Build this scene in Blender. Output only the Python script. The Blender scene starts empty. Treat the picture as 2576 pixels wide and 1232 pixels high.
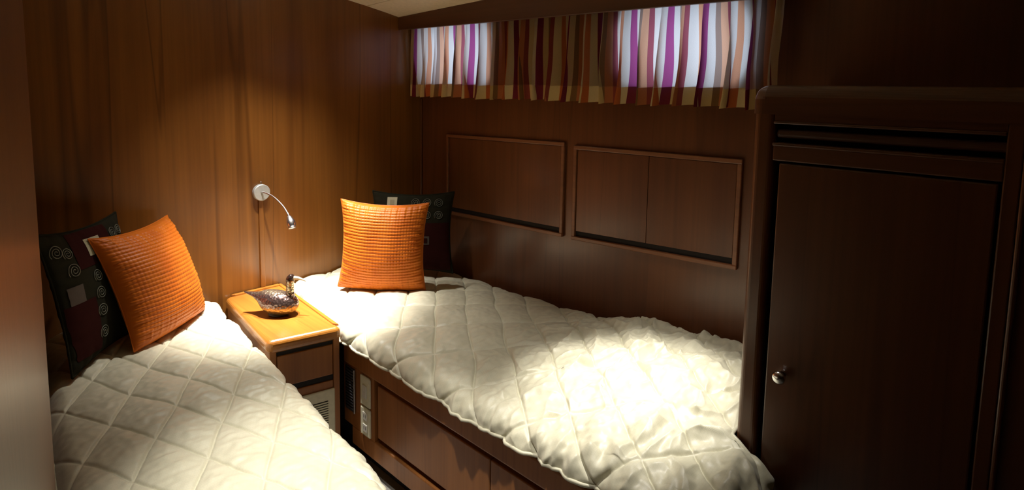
import bpy, bmesh, math, random
import numpy as np
from mathutils import Vector, Matrix

random.seed(7)
scene = bpy.context.scene
col = scene.collection

# ------------------------------------------------------------------ camera
EYE = Vector((0.0, 0.0, 1.62))
_p, _r, _s = 0.1030, -0.0170, -0.804
Rp = Matrix(((1, 0, 0), (0, math.cos(_p), math.sin(_p)), (0, -math.sin(_p), math.cos(_p))))
Rr = Matrix(((math.cos(_r), 0, math.sin(_r)), (0, 1, 0), (-math.sin(_r), 0, math.cos(_r))))
Rz = Matrix(((math.cos(_s), -math.sin(_s), 0), (math.sin(_s), math.cos(_s), 0), (0, 0, 1)))
Mc = Rz @ Rp @ Rr
right, fwd, up = Mc.col[0], Mc.col[1], Mc.col[2]
cam_data = bpy.data.cameras.new("camera")
cam = bpy.data.objects.new("camera", cam_data)
col.objects.link(cam)
m = Matrix.Identity(4)
for i in range(3):
    m[i][0], m[i][1], m[i][2], m[i][3] = right[i], up[i], -fwd[i], EYE[i]
cam.matrix_world = m
cam_data.sensor_fit = 'HORIZONTAL'
cam_data.sensor_width = 36.0
cam_data.lens = 1462.71 / 2576 * 36.0
cam_data.shift_y = -(616 - 373.75) / 2576
cam_data.clip_start = 0.02
scene.camera = cam

# ------------------------------------------------------------------ world, exposure, lamp powers
world = bpy.data.worlds.new("overcast_sky")
scene.world = world
world.use_nodes = True
bg = world.node_tree.nodes["Background"]
bg.inputs["Color"].default_value = (0.80, 0.90, 1.0, 1)
bg.inputs["Strength"].default_value = 3.2
scene.view_settings.view_transform = 'Standard'
scene.view_settings.look = 'None'
scene.view_settings.gamma = 1.0
scene.view_settings.use_curve_mapping = False
scene.view_settings.exposure = -0.15
scene.cycles.max_bounces = 8
scene.cycles.caustics_reflective = False
scene.cycles.caustics_refractive = False

LAMP_COLOR = (1.0, 0.95, 0.875)
# x, y, (core power, core cone deg), (spill power, spill cone deg), label
LAMPS = [
    (1.07, 2.46, (340.0, 44), (52.0, 80), "round ceiling downlight above the pillow end of the bed by the partition"),
    (1.30, 2.43, (260.0, 42), (40.0, 80), "round ceiling downlight above the pillow end of the bed under the curtain"),
    (0.74, 1.24, (215.0, 46), (22.0, 66), "round ceiling downlight above the foot of the bed by the partition"),
    (1.56, 0.96, (235.0, 36), (27.0, 72), "round ceiling downlight above the foot of the bed beside the wardrobe"),
]


def ceil_z(x, y):
    return 2.016 + 0.24 * (1 - math.exp(-(1.98 - x) * 0.85)) * (1 if x < 1.98 else 1) + 0.045 * (2.83 - y)


# ------------------------------------------------------------------ materials
MATS = {}


def new_mat(name):
    mt = bpy.data.materials.new(name)
    mt.use_nodes = True
    nt = mt.node_tree
    b = nt.nodes["Principled BSDF"]
    MATS[name] = mt
    return mt, nt, b


def ramp(nt, stops, interp='LINEAR'):
    r = nt.nodes.new("ShaderNodeValToRGB")
    cr = r.color_ramp
    cr.interpolation = interp
    while len(cr.elements) < len(stops):
        cr.elements.new(0.5)
    for e, (p, c) in zip(cr.elements, stops):
        e.position = p
        e.color = (*c, 1) if len(c) == 3 else c
    return r


def noise(nt, vec, scale, detail=3, rough=0.5, dist=0.0):
    n = nt.nodes.new("ShaderNodeTexNoise")
    n.inputs["Scale"].default_value = scale
    n.inputs["Detail"].default_value = detail
    n.inputs["Roughness"].default_value = rough
    n.inputs["Distortion"].default_value = dist
    nt.links.new(vec, n.inputs["Vector"])
    return n


def mapping(nt, scale, src="Object", loc=(0, 0, 0)):
    tc = nt.nodes.new("ShaderNodeTexCoord")
    mp = nt.nodes.new("ShaderNodeMapping")
    mp.inputs["Scale"].default_value = scale
    mp.inputs["Location"].default_value = loc
    nt.links.new(tc.outputs[src], mp.inputs["Vector"])
    return mp.outputs["Vector"]


def mixrgb(nt, a, b, fac, mode='MIX'):
    mx = nt.nodes.new("ShaderNodeMix")
    mx.data_type = 'RGBA'
    mx.blend_type = mode
    for sock, v in ((6, a), (7, b)):
        if isinstance(v, tuple):
            mx.inputs[sock].default_value = (*v, 1)
        else:
            nt.links.new(v, mx.inputs[sock])
    if isinstance(fac, float):
        mx.inputs[0].default_value = fac
    else:
        nt.links.new(fac, mx.inputs[0])
    return mx.outputs[2]


def wood(name, light, dark, axis='z', rough=0.32, streaks=0.75, coat=0.25):
    """veneer with long grain along one axis"""
    mt, nt, b = new_mat(name)
    along, across, fine = 0.40, 4.5, 60.0
    def sc(a, c):
        return {'x': (a, c, c), 'y': (c, a, c), 'z': (c, c, a)}[axis]
    v1 = mapping(nt, sc(along, across))
    n1 = noise(nt, v1, 1.0, 4, 0.55, 0.35)
    v2 = mapping(nt, sc(along * 2.2, fine))
    n2 = noise(nt, v2, 1.0, 3, 0.6)
    v3 = mapping(nt, sc(along * 0.45, across * 1.3), loc=(3.1, 1.7, 0.4))
    n3 = noise(nt, v3, 1.0, 2, 0.5, 0.6)
    mid = tuple(0.55 * l + 0.45 * d for l, d in zip(light, dark))
    r1 = ramp(nt, [(0.30, dark), (0.47, mid), (0.66, light)])
    nt.links.new(n1.outputs["Fac"], r1.inputs["Fac"])
    r3 = ramp(nt, [(0.485, (1, 1, 1)), (0.502, (0.42, 0.36, 0.34)), (0.520, (1, 1, 1))])
    nt.links.new(n3.outputs["Fac"], r3.inputs["Fac"])
    c = mixrgb(nt, r1.outputs["Color"], r3.outputs["Color"], streaks, 'MULTIPLY')
    r2 = ramp(nt, [(0.35, (0.84, 0.83, 0.82)), (0.60, (1.04, 1.04, 1.04))])
    nt.links.new(n2.outputs["Fac"], r2.inputs["Fac"])
    c = mixrgb(nt, c, r2.outputs["Color"], 0.75, 'MULTIPLY')
    nt.links.new(c, b.inputs["Base Color"])
    b.inputs["Roughness"].default_value = rough
    b.inputs["Coat Weight"].default_value = coat
    b.inputs["Coat Roughness"].default_value = 0.18
    bp = nt.nodes.new("ShaderNodeBump")
    bp.inputs["Strength"].default_value = 0.10
    bp.inputs["Distance"].default_value = 0.002
    nt.links.new(n2.outputs["Fac"], bp.inputs["Height"])
    nt.links.new(bp.outputs["Normal"], b.inputs["Normal"])
    return mt


def plain(name, color, rough=0.5, metal=0.0, spec=None):
    mt, nt, b = new_mat(name)
    v = mapping(nt, (1, 1, 1))
    n = noise(nt, v, 60.0, 3)
    r = ramp(nt, [(0.3, tuple(0.93 * c for c in color)), (0.7, tuple(min(1, 1.05 * c) for c in color))])
    nt.links.new(n.outputs["Fac"], r.inputs["Fac"])
    nt.links.new(r.outputs["Color"], b.inputs["Base Color"])
    b.inputs["Roughness"].default_value = rough
    b.inputs["Metallic"].default_value = metal
    if spec is not None: b.inputs["Specular IOR Level"].default_value = spec
    return mt


TEAK_L, TEAK_D = (0.25, 0.098, 0.018), (0.135, 0.046, 0.009)
wood("teak_wall", TEAK_L, TEAK_D, 'z', 0.30)  # brighter teak kept for the lamp-lit headboard wall
wood("teak_y", (0.135, 0.046, 0.016), (0.085, 0.027, 0.010), 'y', 0.36, 0.3)
wood("teak_x", (0.26, 0.094, 0.028), (0.14, 0.048, 0.015), 'x', 0.36, 0.3)
wood("teak_z", (0.155, 0.053, 0.017), (0.098, 0.031, 0.011), 'z', 0.34, 0.35)  # shaded teak copy: dimness of hull wall and wardrobe put into the colour
wood("teak_front", (0.38, 0.145, 0.034), (0.25, 0.088, 0.020), 'z', 0.48, 0.3, 0.04)  # lit teak copy: lamp light on the low fronts put into the colour
wood("teak_trim", (0.27, 0.105, 0.042), (0.18, 0.066, 0.026), 'y', 0.4, 0.2)
wood("teak_dark", (0.12, 0.045, 0.016), (0.07, 0.024, 0.010), 'y', 0.45, 0.3)
wood("teak_honey", (0.43, 0.172, 0.026), (0.32, 0.112, 0.017), 'y', 0.30, 0.25, 0.4)
plain("void_black", (0.012, 0.009, 0.008), 0.8)  # near-black, also painted where slots and recesses hold only shade
plain("ivory_plastic", (0.78, 0.75, 0.55), 0.5)
plain("white_plastic", (0.72, 0.70, 0.62), 0.4)
plain("dark_metal", (0.10, 0.10, 0.11), 0.45, 0.6)
plain("brushed_metal", (0.62, 0.62, 0.60), 0.34, 1.0)
plain("satin_grey", (0.45, 0.46, 0.44), 0.5, 0.3)
plain("chrome", (0.85, 0.85, 0.87), 0.22, 1.0)
plain("carpet_grey", (0.30, 0.29, 0.26), 0.95)
plain("cream_ceiling", (0.80, 0.70, 0.50), 0.6)
plain("lamp_white", (0.8, 0.8, 0.78), 0.4)
plain("mattress_cloth", (0.45, 0.42, 0.36), 0.9)

mt, nt, b = new_mat("lamp_glow")
b.inputs["Base Color"].default_value = (0.9, 0.85, 0.75, 1)
b.inputs["Emission Color"].default_value = (*LAMP_COLOR, 1)
b.inputs["Emission Strength"].default_value = 14.0

# window glass
mt, nt, b = new_mat("window_glass")
tr = nt.nodes.new("ShaderNodeBsdfTransparent")
gl = nt.nodes.new("ShaderNodeBsdfGlossy")
gl.inputs["Roughness"].default_value = 0.03
mxs = nt.nodes.new("ShaderNodeMixShader")
mxs.inputs[0].default_value = 0.06
nt.links.new(tr.outputs[0], mxs.inputs[1])
nt.links.new(gl.outputs[0], mxs.inputs[2])
nt.links.new(mxs.outputs[0], nt.nodes["Material Output"].inputs["Surface"])

# quilt satin
mt, nt, b = new_mat("quilt_satin")
v = mapping(nt, (1, 1, 1), "UV")
n = noise(nt, v, 9.0, 4)
r = ramp(nt, [(0.3, (0.575, 0.550, 0.405)), (0.7, (0.645, 0.620, 0.470))])
nt.links.new(n.outputs["Fac"], r.inputs["Fac"])
bk = nt.nodes.new("ShaderNodeTexBrick")
nt.links.new(v, bk.inputs["Vector"])
bk.inputs["Scale"].default_value = 60.0
bk.inputs["Mortar Size"].default_value = 0.03
bk.inputs["Brick Width"].default_value = 0.5
bk.inputs["Row Height"].default_value = 0.5
bk.inputs["Color1"].default_value = (1, 1, 1, 1)
bk.inputs["Color2"].default_value = (0.96, 0.96, 0.96, 1)
bk.inputs["Mortar"].default_value = (0.80, 0.80, 0.80, 1)
c = mixrgb(nt, r.outputs["Color"], bk.outputs["Color"], 0.30, 'MULTIPLY')
nt.links.new(c, b.inputs["Base Color"])
b.inputs["Roughness"].default_value = 0.46
b.inputs["Sheen Weight"].default_value = 0.15
nf = noise(nt, v, 500.0, 2)
bp = nt.nodes.new("ShaderNodeBump")
bp.inputs["Strength"].default_value = 0.10
bp.inputs["Distance"].default_value = 0.002
nt.links.new(nf.outputs["Fac"], bp.inputs["Height"])
nt.links.new(bp.outputs["Normal"], b.inputs["Normal"])

# orange cushion satin
mt, nt, b = new_mat("orange_satin")
v = mapping(nt, (1, 1, 1), "UV")
n = noise(nt, v, 300.0, 2)
n2 = noise(nt, v, 6.0, 3)
r = ramp(nt, [(0.3, (0.50, 0.105, 0.007)), (0.7, (0.60, 0.150, 0.010))])
nt.links.new(n2.outputs["Fac"], r.inputs["Fac"])
nt.links.new(r.outputs["Color"], b.inputs["Base Color"])
b.inputs["Roughness"].default_value = 0.45
b.inputs["Specular IOR Level"].default_value = 0.25
b.inputs["Sheen Weight"].default_value = 0.12
b.inputs["Sheen Tint"].default_value = (1.0, 0.62, 0.16, 1)
bp = nt.nodes.new("ShaderNodeBump")
bp.inputs["Strength"].default_value = 0.15
bp.inputs["Distance"].default_value = 0.001
nt.links.new(n.outputs["Fac"], bp.inputs["Height"])
nt.links.new(bp.outputs["Normal"], b.inputs["Normal"])

plain("olive_brocade", (0.017, 0.016, 0.009), 0.95, 0.0, 0.1)  # dark olive, lowered further so the colour holds the cushions' shadow
plain("burgundy_brocade", (0.028, 0.005, 0.004), 0.95, 0.0, 0.1)  # burgundy lowered likewise, with the shadow put into its colour
plain("cream_patch", (0.42, 0.39, 0.26), 0.8)
plain("tan_patch", (0.30, 0.27, 0.16), 0.7)
plain("faded_patch", (0.07, 0.055, 0.045), 0.9)
plain("silver_thread", (0.17, 0.17, 0.125), 0.6)

# hammered mosaic bird glaze: dark bronze back, silver gold belly
mt, nt, b = new_mat("bird_glaze")
v = mapping(nt, (1, 1, 1))
vo = nt.nodes.new("ShaderNodeTexVoronoi")
vo.inputs["Scale"].default_value = 95.0
nt.links.new(v, vo.inputs["Vector"])
ve = nt.nodes.new("ShaderNodeTexVoronoi")
ve.feature = 'DISTANCE_TO_EDGE'
ve.inputs["Scale"].default_value = 95.0
nt.links.new(v, ve.inputs["Vector"])
sep = nt.nodes.new("ShaderNodeSeparateXYZ")
nt.links.new(v, sep.inputs[0])
nn = noise(nt, v, 60.0, 3)
ad = nt.nodes.new("ShaderNodeMath"); ad.operation = 'MULTIPLY_ADD'
nt.links.new(nn.outputs["Fac"], ad.inputs[0]); ad.inputs[1].default_value = 0.035
nt.links.new(sep.outputs[2], ad.inputs[2])
rz = ramp(nt, [(0.0, (0.55, 0.40, 0.17)), (0.052, (0.62, 0.48, 0.24)), (0.062, (0.22, 0.15, 0.13)), (0.11, (0.17, 0.11, 0.10)), (0.13, (0.55, 0.45, 0.30)), (0.165, (0.45, 0.36, 0.24)), (0.175, (0.10, 0.06, 0.05))])
nt.links.new(ad.outputs[0], rz.inputs["Fac"])
re = ramp(nt, [(0.0, (0.35, 0.33, 0.30)), (0.12, (1, 1, 1))])
nt.links.new(ve.outputs["Distance"], re.inputs["Fac"])
c = mixrgb(nt, rz.outputs["Color"], re.outputs["Color"], 0.6, 'MULTIPLY')
nt.links.new(c, b.inputs["Base Color"])
b.inputs["Metallic"].default_value = 0.85
b.inputs["Roughness"].default_value = 0.22
bp = nt.nodes.new("ShaderNodeBump")
bp.inputs["Strength"].default_value = 0.7
bp.inputs["Distance"].default_value = 0.003
nt.links.new(vo.outputs["Distance"], bp.inputs["Height"])
nt.links.new(bp.outputs["Normal"], b.inputs["Normal"])
plain("beak_bone", (0.70, 0.62, 0.44), 0.45)
plain("bird_base_black", (0.015, 0.012, 0.01), 0.5)

# curtain stripes: u of the UV map is the length of cloth in metres
STRIPES = [  # width, front colour, colour of light passing through
    (0.040, (0.62, 0.44, 0.19), (0.86, 0.88, 0.95)),
    (0.026, (0.44, 0.11, 0.030), (0.80, 0.42, 0.28)),
    (0.034, (0.60, 0.44, 0.22), (0.85, 0.88, 0.96)),
    (0.034, (0.16, 0.022, 0.030), (0.44, 0.10, 0.34)),
    (0.030, (0.56, 0.37, 0.14), (0.82, 0.84, 0.92)),
    (0.022, (0.20, 0.10, 0.035), (0.40, 0.30, 0.28)),
    (0.032, (0.40, 0.13, 0.045), (0.84, 0.50, 0.36)),
    (0.024, (0.24, 0.05, 0.035), (0.42, 0.12, 0.18)),
]
PERIOD = sum(s[0] for s in STRIPES)


def curtain_mat(name, hem):
    mt, nt, b = new_mat(name)
    tc = nt.nodes.new("ShaderNodeTexCoord")
    sp = nt.nodes.new("ShaderNodeSeparateXYZ")
    nt.links.new(tc.outputs["UV"], sp.inputs[0])
    dv = nt.nodes.new("ShaderNodeMath"); dv.operation = 'DIVIDE'
    nt.links.new(sp.outputs[0], dv.inputs[0]); dv.inputs[1].default_value = PERIOD
    fr = nt.nodes.new("ShaderNodeMath"); fr.operation = 'FRACT'
    nt.links.new(dv.outputs[0], fr.inputs[0])
    acc, a, t = 0.0, [], []
    for w, cf, ct in STRIPES:
        a.append((acc / PERIOD, cf)); t.append((acc / PERIOD, ct)); acc += w
    ra, rt = ramp(nt, a, 'CONSTANT'), ramp(nt, t, 'CONSTANT')
    nt.links.new(fr.outputs[0], ra.inputs["Fac"]); nt.links.new(fr.outputs[0], rt.inputs["Fac"])
    wv = noise(nt, mapping(nt, (300, 300, 1), "UV"), 1.0, 2)
    rw = ramp(nt, [(0.3, (0.85, 0.85, 0.85)), (0.7, (1, 1, 1))])
    nt.links.new(wv.outputs["Fac"], rw.inputs["Fac"])
    cf = mixrgb(nt, ra.outputs["Color"], rw.outputs["Color"], 0.8, 'MULTIPLY')
    df = nt.nodes.new("ShaderNodeBsdfDiffuse")
    nt.links.new(cf, df.inputs["Color"])
    tl = nt.nodes.new("ShaderNodeBsdfTranslucent")
    ctl = mixrgb(nt, rt.outputs["Color"], rw.outputs["Color"], 0.8, 'MULTIPLY')
    nt.links.new(ctl, tl.inputs["Color"])
    mx = nt.nodes.new("ShaderNodeMixShader")
    mx.inputs[0].default_value = 0.03 if hem else 0.55
    nt.links.new(df.outputs[0], mx.inputs[1]); nt.links.new(tl.outputs[0], mx.inputs[2])
    nt.links.new(mx.outputs[0], nt.nodes["Material Output"].inputs["Surface"])


curtain_mat("curtain_cloth", False)
curtain_mat("curtain_hem_cloth", True)


# ------------------------------------------------------------------ helpers
def tag(o, label=None, cat=None, group=None, kind=None):
    if label: o["label"] = label
    if cat: o["category"] = cat
    if group: o["group"] = group
    if kind: o["kind"] = kind
    return o


def thing(name, loc, label, cat, group=None, kind=None):
    o = bpy.data.objects.new(name, None)
    o.empty_display_size = 0.05
    o.location = loc
    col.objects.link(o)
    return tag(o, label, cat, group, kind)


_world_loc = {}


def world_loc(o):
    v = Vector((0, 0, 0))
    while o is not None:
        v += o.location
        o = o.parent
    return v


def link(name, me, mat, parent=None, origin=None, smooth=None):
    """mesh vertices come in room coordinates; the object's origin is put at `origin` (or at the parent's)"""
    base = Vector(origin) if origin is not None else (world_loc(parent) if parent else Vector((0, 0, 0)))
    me.transform(Matrix.Translation(-base))
    o = bpy.data.objects.new(name, me)
    if mat: me.materials.append(MATS[mat])
    col.objects.link(o)
    if parent:
        o.parent = parent
        o.location = base - world_loc(parent)
    else:
        o.location = base
    if smooth is not None:
        me.polygons.foreach_set("use_smooth", [smooth] * len(me.polygons))
    return o


def obj(name, bm, mat, parent=None, origin=None, smooth=None):
    me = bpy.data.meshes.new(name)
    bmesh.ops.recalc_face_normals(bm, faces=bm.faces[:])
    bm.to_mesh(me)
    bm.free()
    return link(name, me, mat, parent, origin, smooth)


def bm_box(lo, hi, bevel=0.0, seg=2, bm=None):
    bm = bm or bmesh.new()
    lo = [min(a, b_) for a, b_ in zip(lo, hi)], [max(a, b_) for a, b_ in zip(lo, hi)]
    lo, hi = lo
    vs = [bm.verts.new((x, y, z)) for x in (lo[0], hi[0]) for y in (lo[1], hi[1]) for z in (lo[2], hi[2])]
    fs = [(0, 1, 3, 2), (4, 6, 7, 5), (0, 4, 5, 1), (2, 3, 7, 6), (0, 2, 6, 4), (1, 5, 7, 3)]
    faces = [bm.faces.new([vs[i] for i in f]) for f in fs]
    if bevel > 0:
        es = list({e for f in faces for e in f.edges})
        bmesh.ops.bevel(bm, geom=es, offset=bevel, segments=seg, affect='EDGES', profile=0.5)
    return bm


def bm_prism(foot, z0, z1, bevel=0.0, seg=2, bm=None):
    """foot: list of (x, y) or, with z0/z1 callables, arbitrary polygon"""
    bm = bm or bmesh.new()
    lo = [bm.verts.new((x, y, z0(x, y) if callable(z0) else z0)) for x, y in foot]
    hi = [bm.verts.new((x, y, z1(x, y) if callable(z1) else z1)) for x, y in foot]
    n = len(foot)
    faces = [bm.faces.new(lo[::-1]), bm.faces.new(hi)]
    for i in range(n):
        faces.append(bm.faces.new((lo[i], lo[(i + 1) % n], hi[(i + 1) % n], hi[i])))
    if bevel > 0:
        es = list({e for f in faces for e in f.edges})
        bmesh.ops.bevel(bm, geom=es, offset=bevel, segments=seg, affect='EDGES', profile=0.5)
    return bm


def bm_hexa(pts, bevel=0.0, seg=2, bm=None):
    """8 corners: bottom four then top four, same order"""
    bm = bm or bmesh.new()
    vs = [bm.verts.new(p) for p in pts]
    faces = [bm.faces.new([vs[i] for i in f]) for f in
             ((3, 2, 1, 0), (4, 5, 6, 7), (0, 1, 5, 4), (1, 2, 6, 5), (2, 3, 7, 6), (3, 0, 4, 7))]
    if bevel > 0:
        es = list({e for f in faces for e in f.edges})
        bmesh.ops.bevel(bm, geom=es, offset=bevel, segments=seg, affect='EDGES', profile=0.5)
    return bm


def bm_tube(pts, rad, sides=8, bm=None, cap=True):
    bm = bm or bmesh.new()
    pts = [Vector(p) for p in pts]
    rs = rad if isinstance(rad, (list, tuple)) else [rad] * len(pts)
    rings, prev = [], None
    for i, p in enumerate(pts):
        d = (pts[min(i + 1, len(pts) - 1)] - pts[max(i - 1, 0)]).normalized()
        if prev is None:
            a = d.orthogonal().normalized()
        else:
            a = (prev - d * prev.dot(d)).normalized()
        prev = a
        bvec = d.cross(a)
        rings.append([bm.verts.new(p + (a * math.cos(2 * math.pi * k / sides) + bvec * math.sin(2 * math.pi * k / sides)) * rs[i]) for k in range(sides)])
    for r0, r1 in zip(rings, rings[1:]):
        for k in range(sides):
            bm.faces.new((r0[k], r0[(k + 1) % sides], r1[(k + 1) % sides], r1[k]))
    if cap:
        bm.faces.new(rings[0][::-1]); bm.faces.new(rings[-1])
    return bm


def bm_lathe(prof, origin, axis, sides=24, bm=None):
    """prof: (radius, distance along the axis)"""
    bm = bm or bmesh.new()
    ax = Vector(axis).normalized(); a = ax.orthogonal().normalized(); b2 = ax.cross(a); o = Vector(origin)
    rings = []
    for r_, h in prof:
        if r_ < 1e-6:
            rings.append([bm.verts.new(o + ax * h)])
        else:
            rings.append([bm.verts.new(o + ax * h + (a * math.cos(2 * math.pi * k / sides) + b2 * math.sin(2 * math.pi * k / sides)) * r_) for k in range(sides)])
    for r0, r1 in zip(rings, rings[1:]):
        for k in range(sides):
            k2 = (k + 1) % sides
            if len(r0) == 1 and len(r1) == 1: continue
            if len(r0) == 1: bm.faces.new((r0[0], r1[k2], r1[k]))
            elif len(r1) == 1: bm.faces.new((r0[k], r0[k2], r1[0]))
            else: bm.faces.new((r0[k], r0[k2], r1[k2], r1[k]))
    if len(rings[0]) > 1: bm.faces.new(rings[0][::-1])
    if len(rings[-1]) > 1: bm.faces.new(rings[-1])
    return bm


def grid_mesh(name, P, UV=None, closed=False):
    """P: (n, m, 3) array of points"""
    n, m_, _ = P.shape
    idx = np.arange(n * m_).reshape(n, m_)
    q = np.stack([idx[:-1, :-1], idx[1:, :-1], idx[1:, 1:], idx[:-1, 1:]], -1).reshape(-1, 4)
    me = bpy.data.meshes.new(name)
    me.vertices.add(n * m_)
    me.vertices.foreach_set("co", P.reshape(-1).astype(np.float32))
    me.loops.add(q.size)
    me.loops.foreach_set("vertex_index", q.reshape(-1).astype(np.int32))
    me.polygons.add(len(q))
    me.polygons.foreach_set("loop_start", np.arange(0, q.size, 4, dtype=np.int32))
    me.polygons.foreach_set("loop_total", np.full(len(q), 4, dtype=np.int32))
    me.update(calc_edges=True)
    me.validate()
    if UV is not None:
        uv = me.uv_layers.new(name="UVMap")
        uv.data.foreach_set("uv", UV.reshape(-1, 2)[q.reshape(-1)].reshape(-1).astype(np.float32))
    return me


def gnoise(x, y, seed=0):
    """2D gradient noise, vectorised, about -0.7..0.7"""
    rs = np.random.RandomState(seed)
    ang = rs.rand(256) * 2 * np.pi
    perm = rs.permutation(256)
    xi, yi = np.floor(x).astype(int), np.floor(y).astype(int)
    xf, yf = x - xi, y - yi
    u, v_ = xf * xf * xf * (xf * (xf * 6 - 15) + 10), yf * yf * yf * (yf * (yf * 6 - 15) + 10)
    def g(ix, iy, dx, dy):
        a_ = ang[perm[(perm[ix & 255] + iy) & 255]]
        return np.cos(a_) * dx + np.sin(a_) * dy
    a = g(xi, yi, xf, yf); b_ = g(xi + 1, yi, xf - 1, yf)
    c_ = g(xi, yi + 1, xf, yf - 1); d_ = g(xi + 1, yi + 1, xf - 1, yf - 1)
    return (a * (1 - u) + b_ * u) * (1 - v_) + (c_ * (1 - u) + d_ * u) * v_


def sstep(a, b_, x):
    t = np.clip((x - a) / (b_ - a), 0, 1)
    return t * t * (3 - 2 * t)


def normals(P):
    du = np.gradient(P, axis=0); dv = np.gradient(P, axis=1)
    n = np.cross(du, dv)
    return n / (np.linalg.norm(n, axis=2, keepdims=True) + 1e-12)


# ------------------------------------------------------------------ the room shell
D, W = 2.83, 2.145           # headboard wall (y) and hull wall (x)
ZT = 2.62
YB, XB = -1.7, -1.5          # behind the camera

tag(obj("floor", bm_box((XB, YB, -0.05), (W + 0.1, D + 0.1, 0.0)), "carpet_grey"), "grey carpet floor in the gap between the two beds", kind="structure")
tag(obj("wall_headboard", bm_box((XB - 0.05, D, -0.05), (W + 0.10, D + 0.05, ZT), 0), "teak_wall"), "glossy teak veneer wall behind the pillows", kind="structure")
tag(obj("wall_back", bm_box((XB - 0.05, YB - 0.05, -0.05), (W + 0.10, YB, ZT)), "teak_z"), "teak wall behind the camera", kind="structure")
tag(obj("wall_side", bm_box((XB - 0.05, YB, -0.05), (XB, D, ZT)), "teak_z"), "teak wall on the far side of the cabin", kind="structure")

# hull wall with two window openings
WIN = [(2.152, 2.760, 1.635, 1.955), (0.834, 1.400, 1.632, 1.960)]     # y0, y1, z0, z1
bm = bmesh.new()
ys = [YB - 0.05, WIN[1][0], WIN[1][1], WIN[0][0], WIN[0][1], D + 0.05]
for i in range(5):
    if i in (1, 3):
        w = WIN[1] if i == 1 else WIN[0]
        bm_box((W, ys[i], -0.05), (W + 0.06, ys[i + 1], w[2]), bm=bm)
        bm_box((W, ys[i], w[3]), (W + 0.06, ys[i + 1], ZT), bm=bm)
    else:
        bm_box((W, ys[i], -0.05), (W + 0.06, ys[i + 1], ZT), bm=bm)
bmesh.ops.remove_doubles(bm, verts=bm.verts[:], dist=1e-5)
tag(obj("wall_hull", bm, "teak_z"), "dark teak hull wall above the bed under the curtain", kind="structure")

for k, (y0, y1, z0, z1) in enumerate(WIN):
    root = thing("window_%d" % (k + 1), (W + 0.03, (y0 + y1) / 2, z0), ["window behind the curtain by the headboard corner", "window behind the curtain by the wardrobe"][k], None, kind="structure")
    # metal frame with rounded inner corners
    bm = bmesh.new()
    r_, n_ = (0.05, 0.10)[k], 6
    inner, outer = [], []
    m_ = 0.012
    cy_, cz_ = (y0 + y1) / 2, (z0 + z1) / 2
    hy, hz = (y1 - y0) / 2, (z1 - z0) / 2
    for q in range(4):
        sy, sz = ((1, 1), (-1, 1), (-1, -1), (1, -1))[q]
        for i in range(n_ + 1):
            a_ = math.pi / 2 * q + math.pi / 2 * i / n_
            yy = cy_ + sy * (hy - m_ - r_) + r_ * math.cos(a_)
            zz = cz_ + sz * (hz - m_ - r_) + r_ * math.sin(a_)
            inner.append((yy, zz))
            outer.append((cy_ + sy * hy, cz_ + sz * hz))
    N = len(inner)
    rings = []
    for X0 in (W - 0.062, W + 0.04):
        rings.append([[bm.verts.new((X0, *p)) for p in inner], [bm.verts.new((X0, *p)) for p in outer]])
    for i in range(N):
        j = (i + 1) % N
        for R in rings:
            bm.faces.new((R[0][i], R[0][j], R[1][j], R[1][i]))
        bm.faces.new((rings[0][0][i], rings[0][0][j], rings[1][0][j], rings[1][0][i]))
        if (Vector(outer[i]) - Vector(outer[j])).length > 1e-6:
            bm.faces.new((rings[0][1][i], rings[0][1][j], rings[1][1][j], rings[1][1][i]))
    bmesh.ops.remove_doubles(bm, verts=bm.verts[:], dist=1e-5)
    obj("frame", bm, "brushed_metal", root)
    obj("pane", bm_box((W + 0.026, y0 + 0.005, z0 + 0.005), (W + 0.031, y1 - 0.005, z1 - 0.005)), "window_glass", root)

# ceiling: cambered boards running along the cabin
croot = thing("ceiling", (0.5, 1.0, 2.05), "cream ceiling boards above the headboard corner", None, kind="structure")
xs = [W + 0.05, 1.772, 1.43, 1.09, 0.75, 0.41, 0.07, -0.27, -0.61, -0.95, -1.29, XB - 0.03]
for a_, b_ in zip(xs, xs[1:]):
    g_ = 0.0018
    x0, x1 = b_ + g_, a_ - g_
    bm = bmesh.new()
    nseg = 3
    prof = [x0 + (x1 - x0) * i / nseg for i in range(nseg + 1)]
    rows = []
    for y in (YB - 0.02, D + 0.02):
        rows.append(([bm.verts.new((x, y, ceil_z(x, y))) for x in prof], [bm.verts.new((x, y, ceil_z(x, y) + 0.03)) for x in prof]))
    (l0, u0), (l1, u1) = rows
    for i in range(nseg):
        bm.faces.new((l0[i], l0[i + 1], l1[i + 1], l1[i])); bm.faces.new((u0[i], u1[i], u1[i + 1], u0[i + 1]))
    bm.faces.new(l0 + u0[::-1]); bm.faces.new(l1[::-1] + u1)
    bm.faces.new((l0[0], l1[0], u1[0], u0[0])); bm.faces.new((l0[-1], u0[-1], u1[-1], l1[-1]))
    obj("ceiling_board", bm, "cream_ceiling", croot)
bm = bmesh.new()
pts = []
for x in np.linspace(XB - 0.05, W + 0.06, 12):
    for y in (YB - 0.05, D + 0.05):
        pts.append((x, y, ceil_z(x, y) + 0.035))
vs = [bm.verts.new(p) for p in pts] + [bm.verts.new((p[0], p[1], p[2] + 0.05)) for p in pts]
for i in range(11):
    a_, o_ = 2 * i, 24
    bm.faces.new((vs[a_], vs[a_ + 1], vs[a_ + 3], vs[a_ + 2])); bm.faces.new((vs[a_ + o_], vs[a_ + 2 + o_], vs[a_ + 3 + o_], vs[a_ + 1 + o_]))
obj("backing", bm, "teak_dark", croot)

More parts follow.
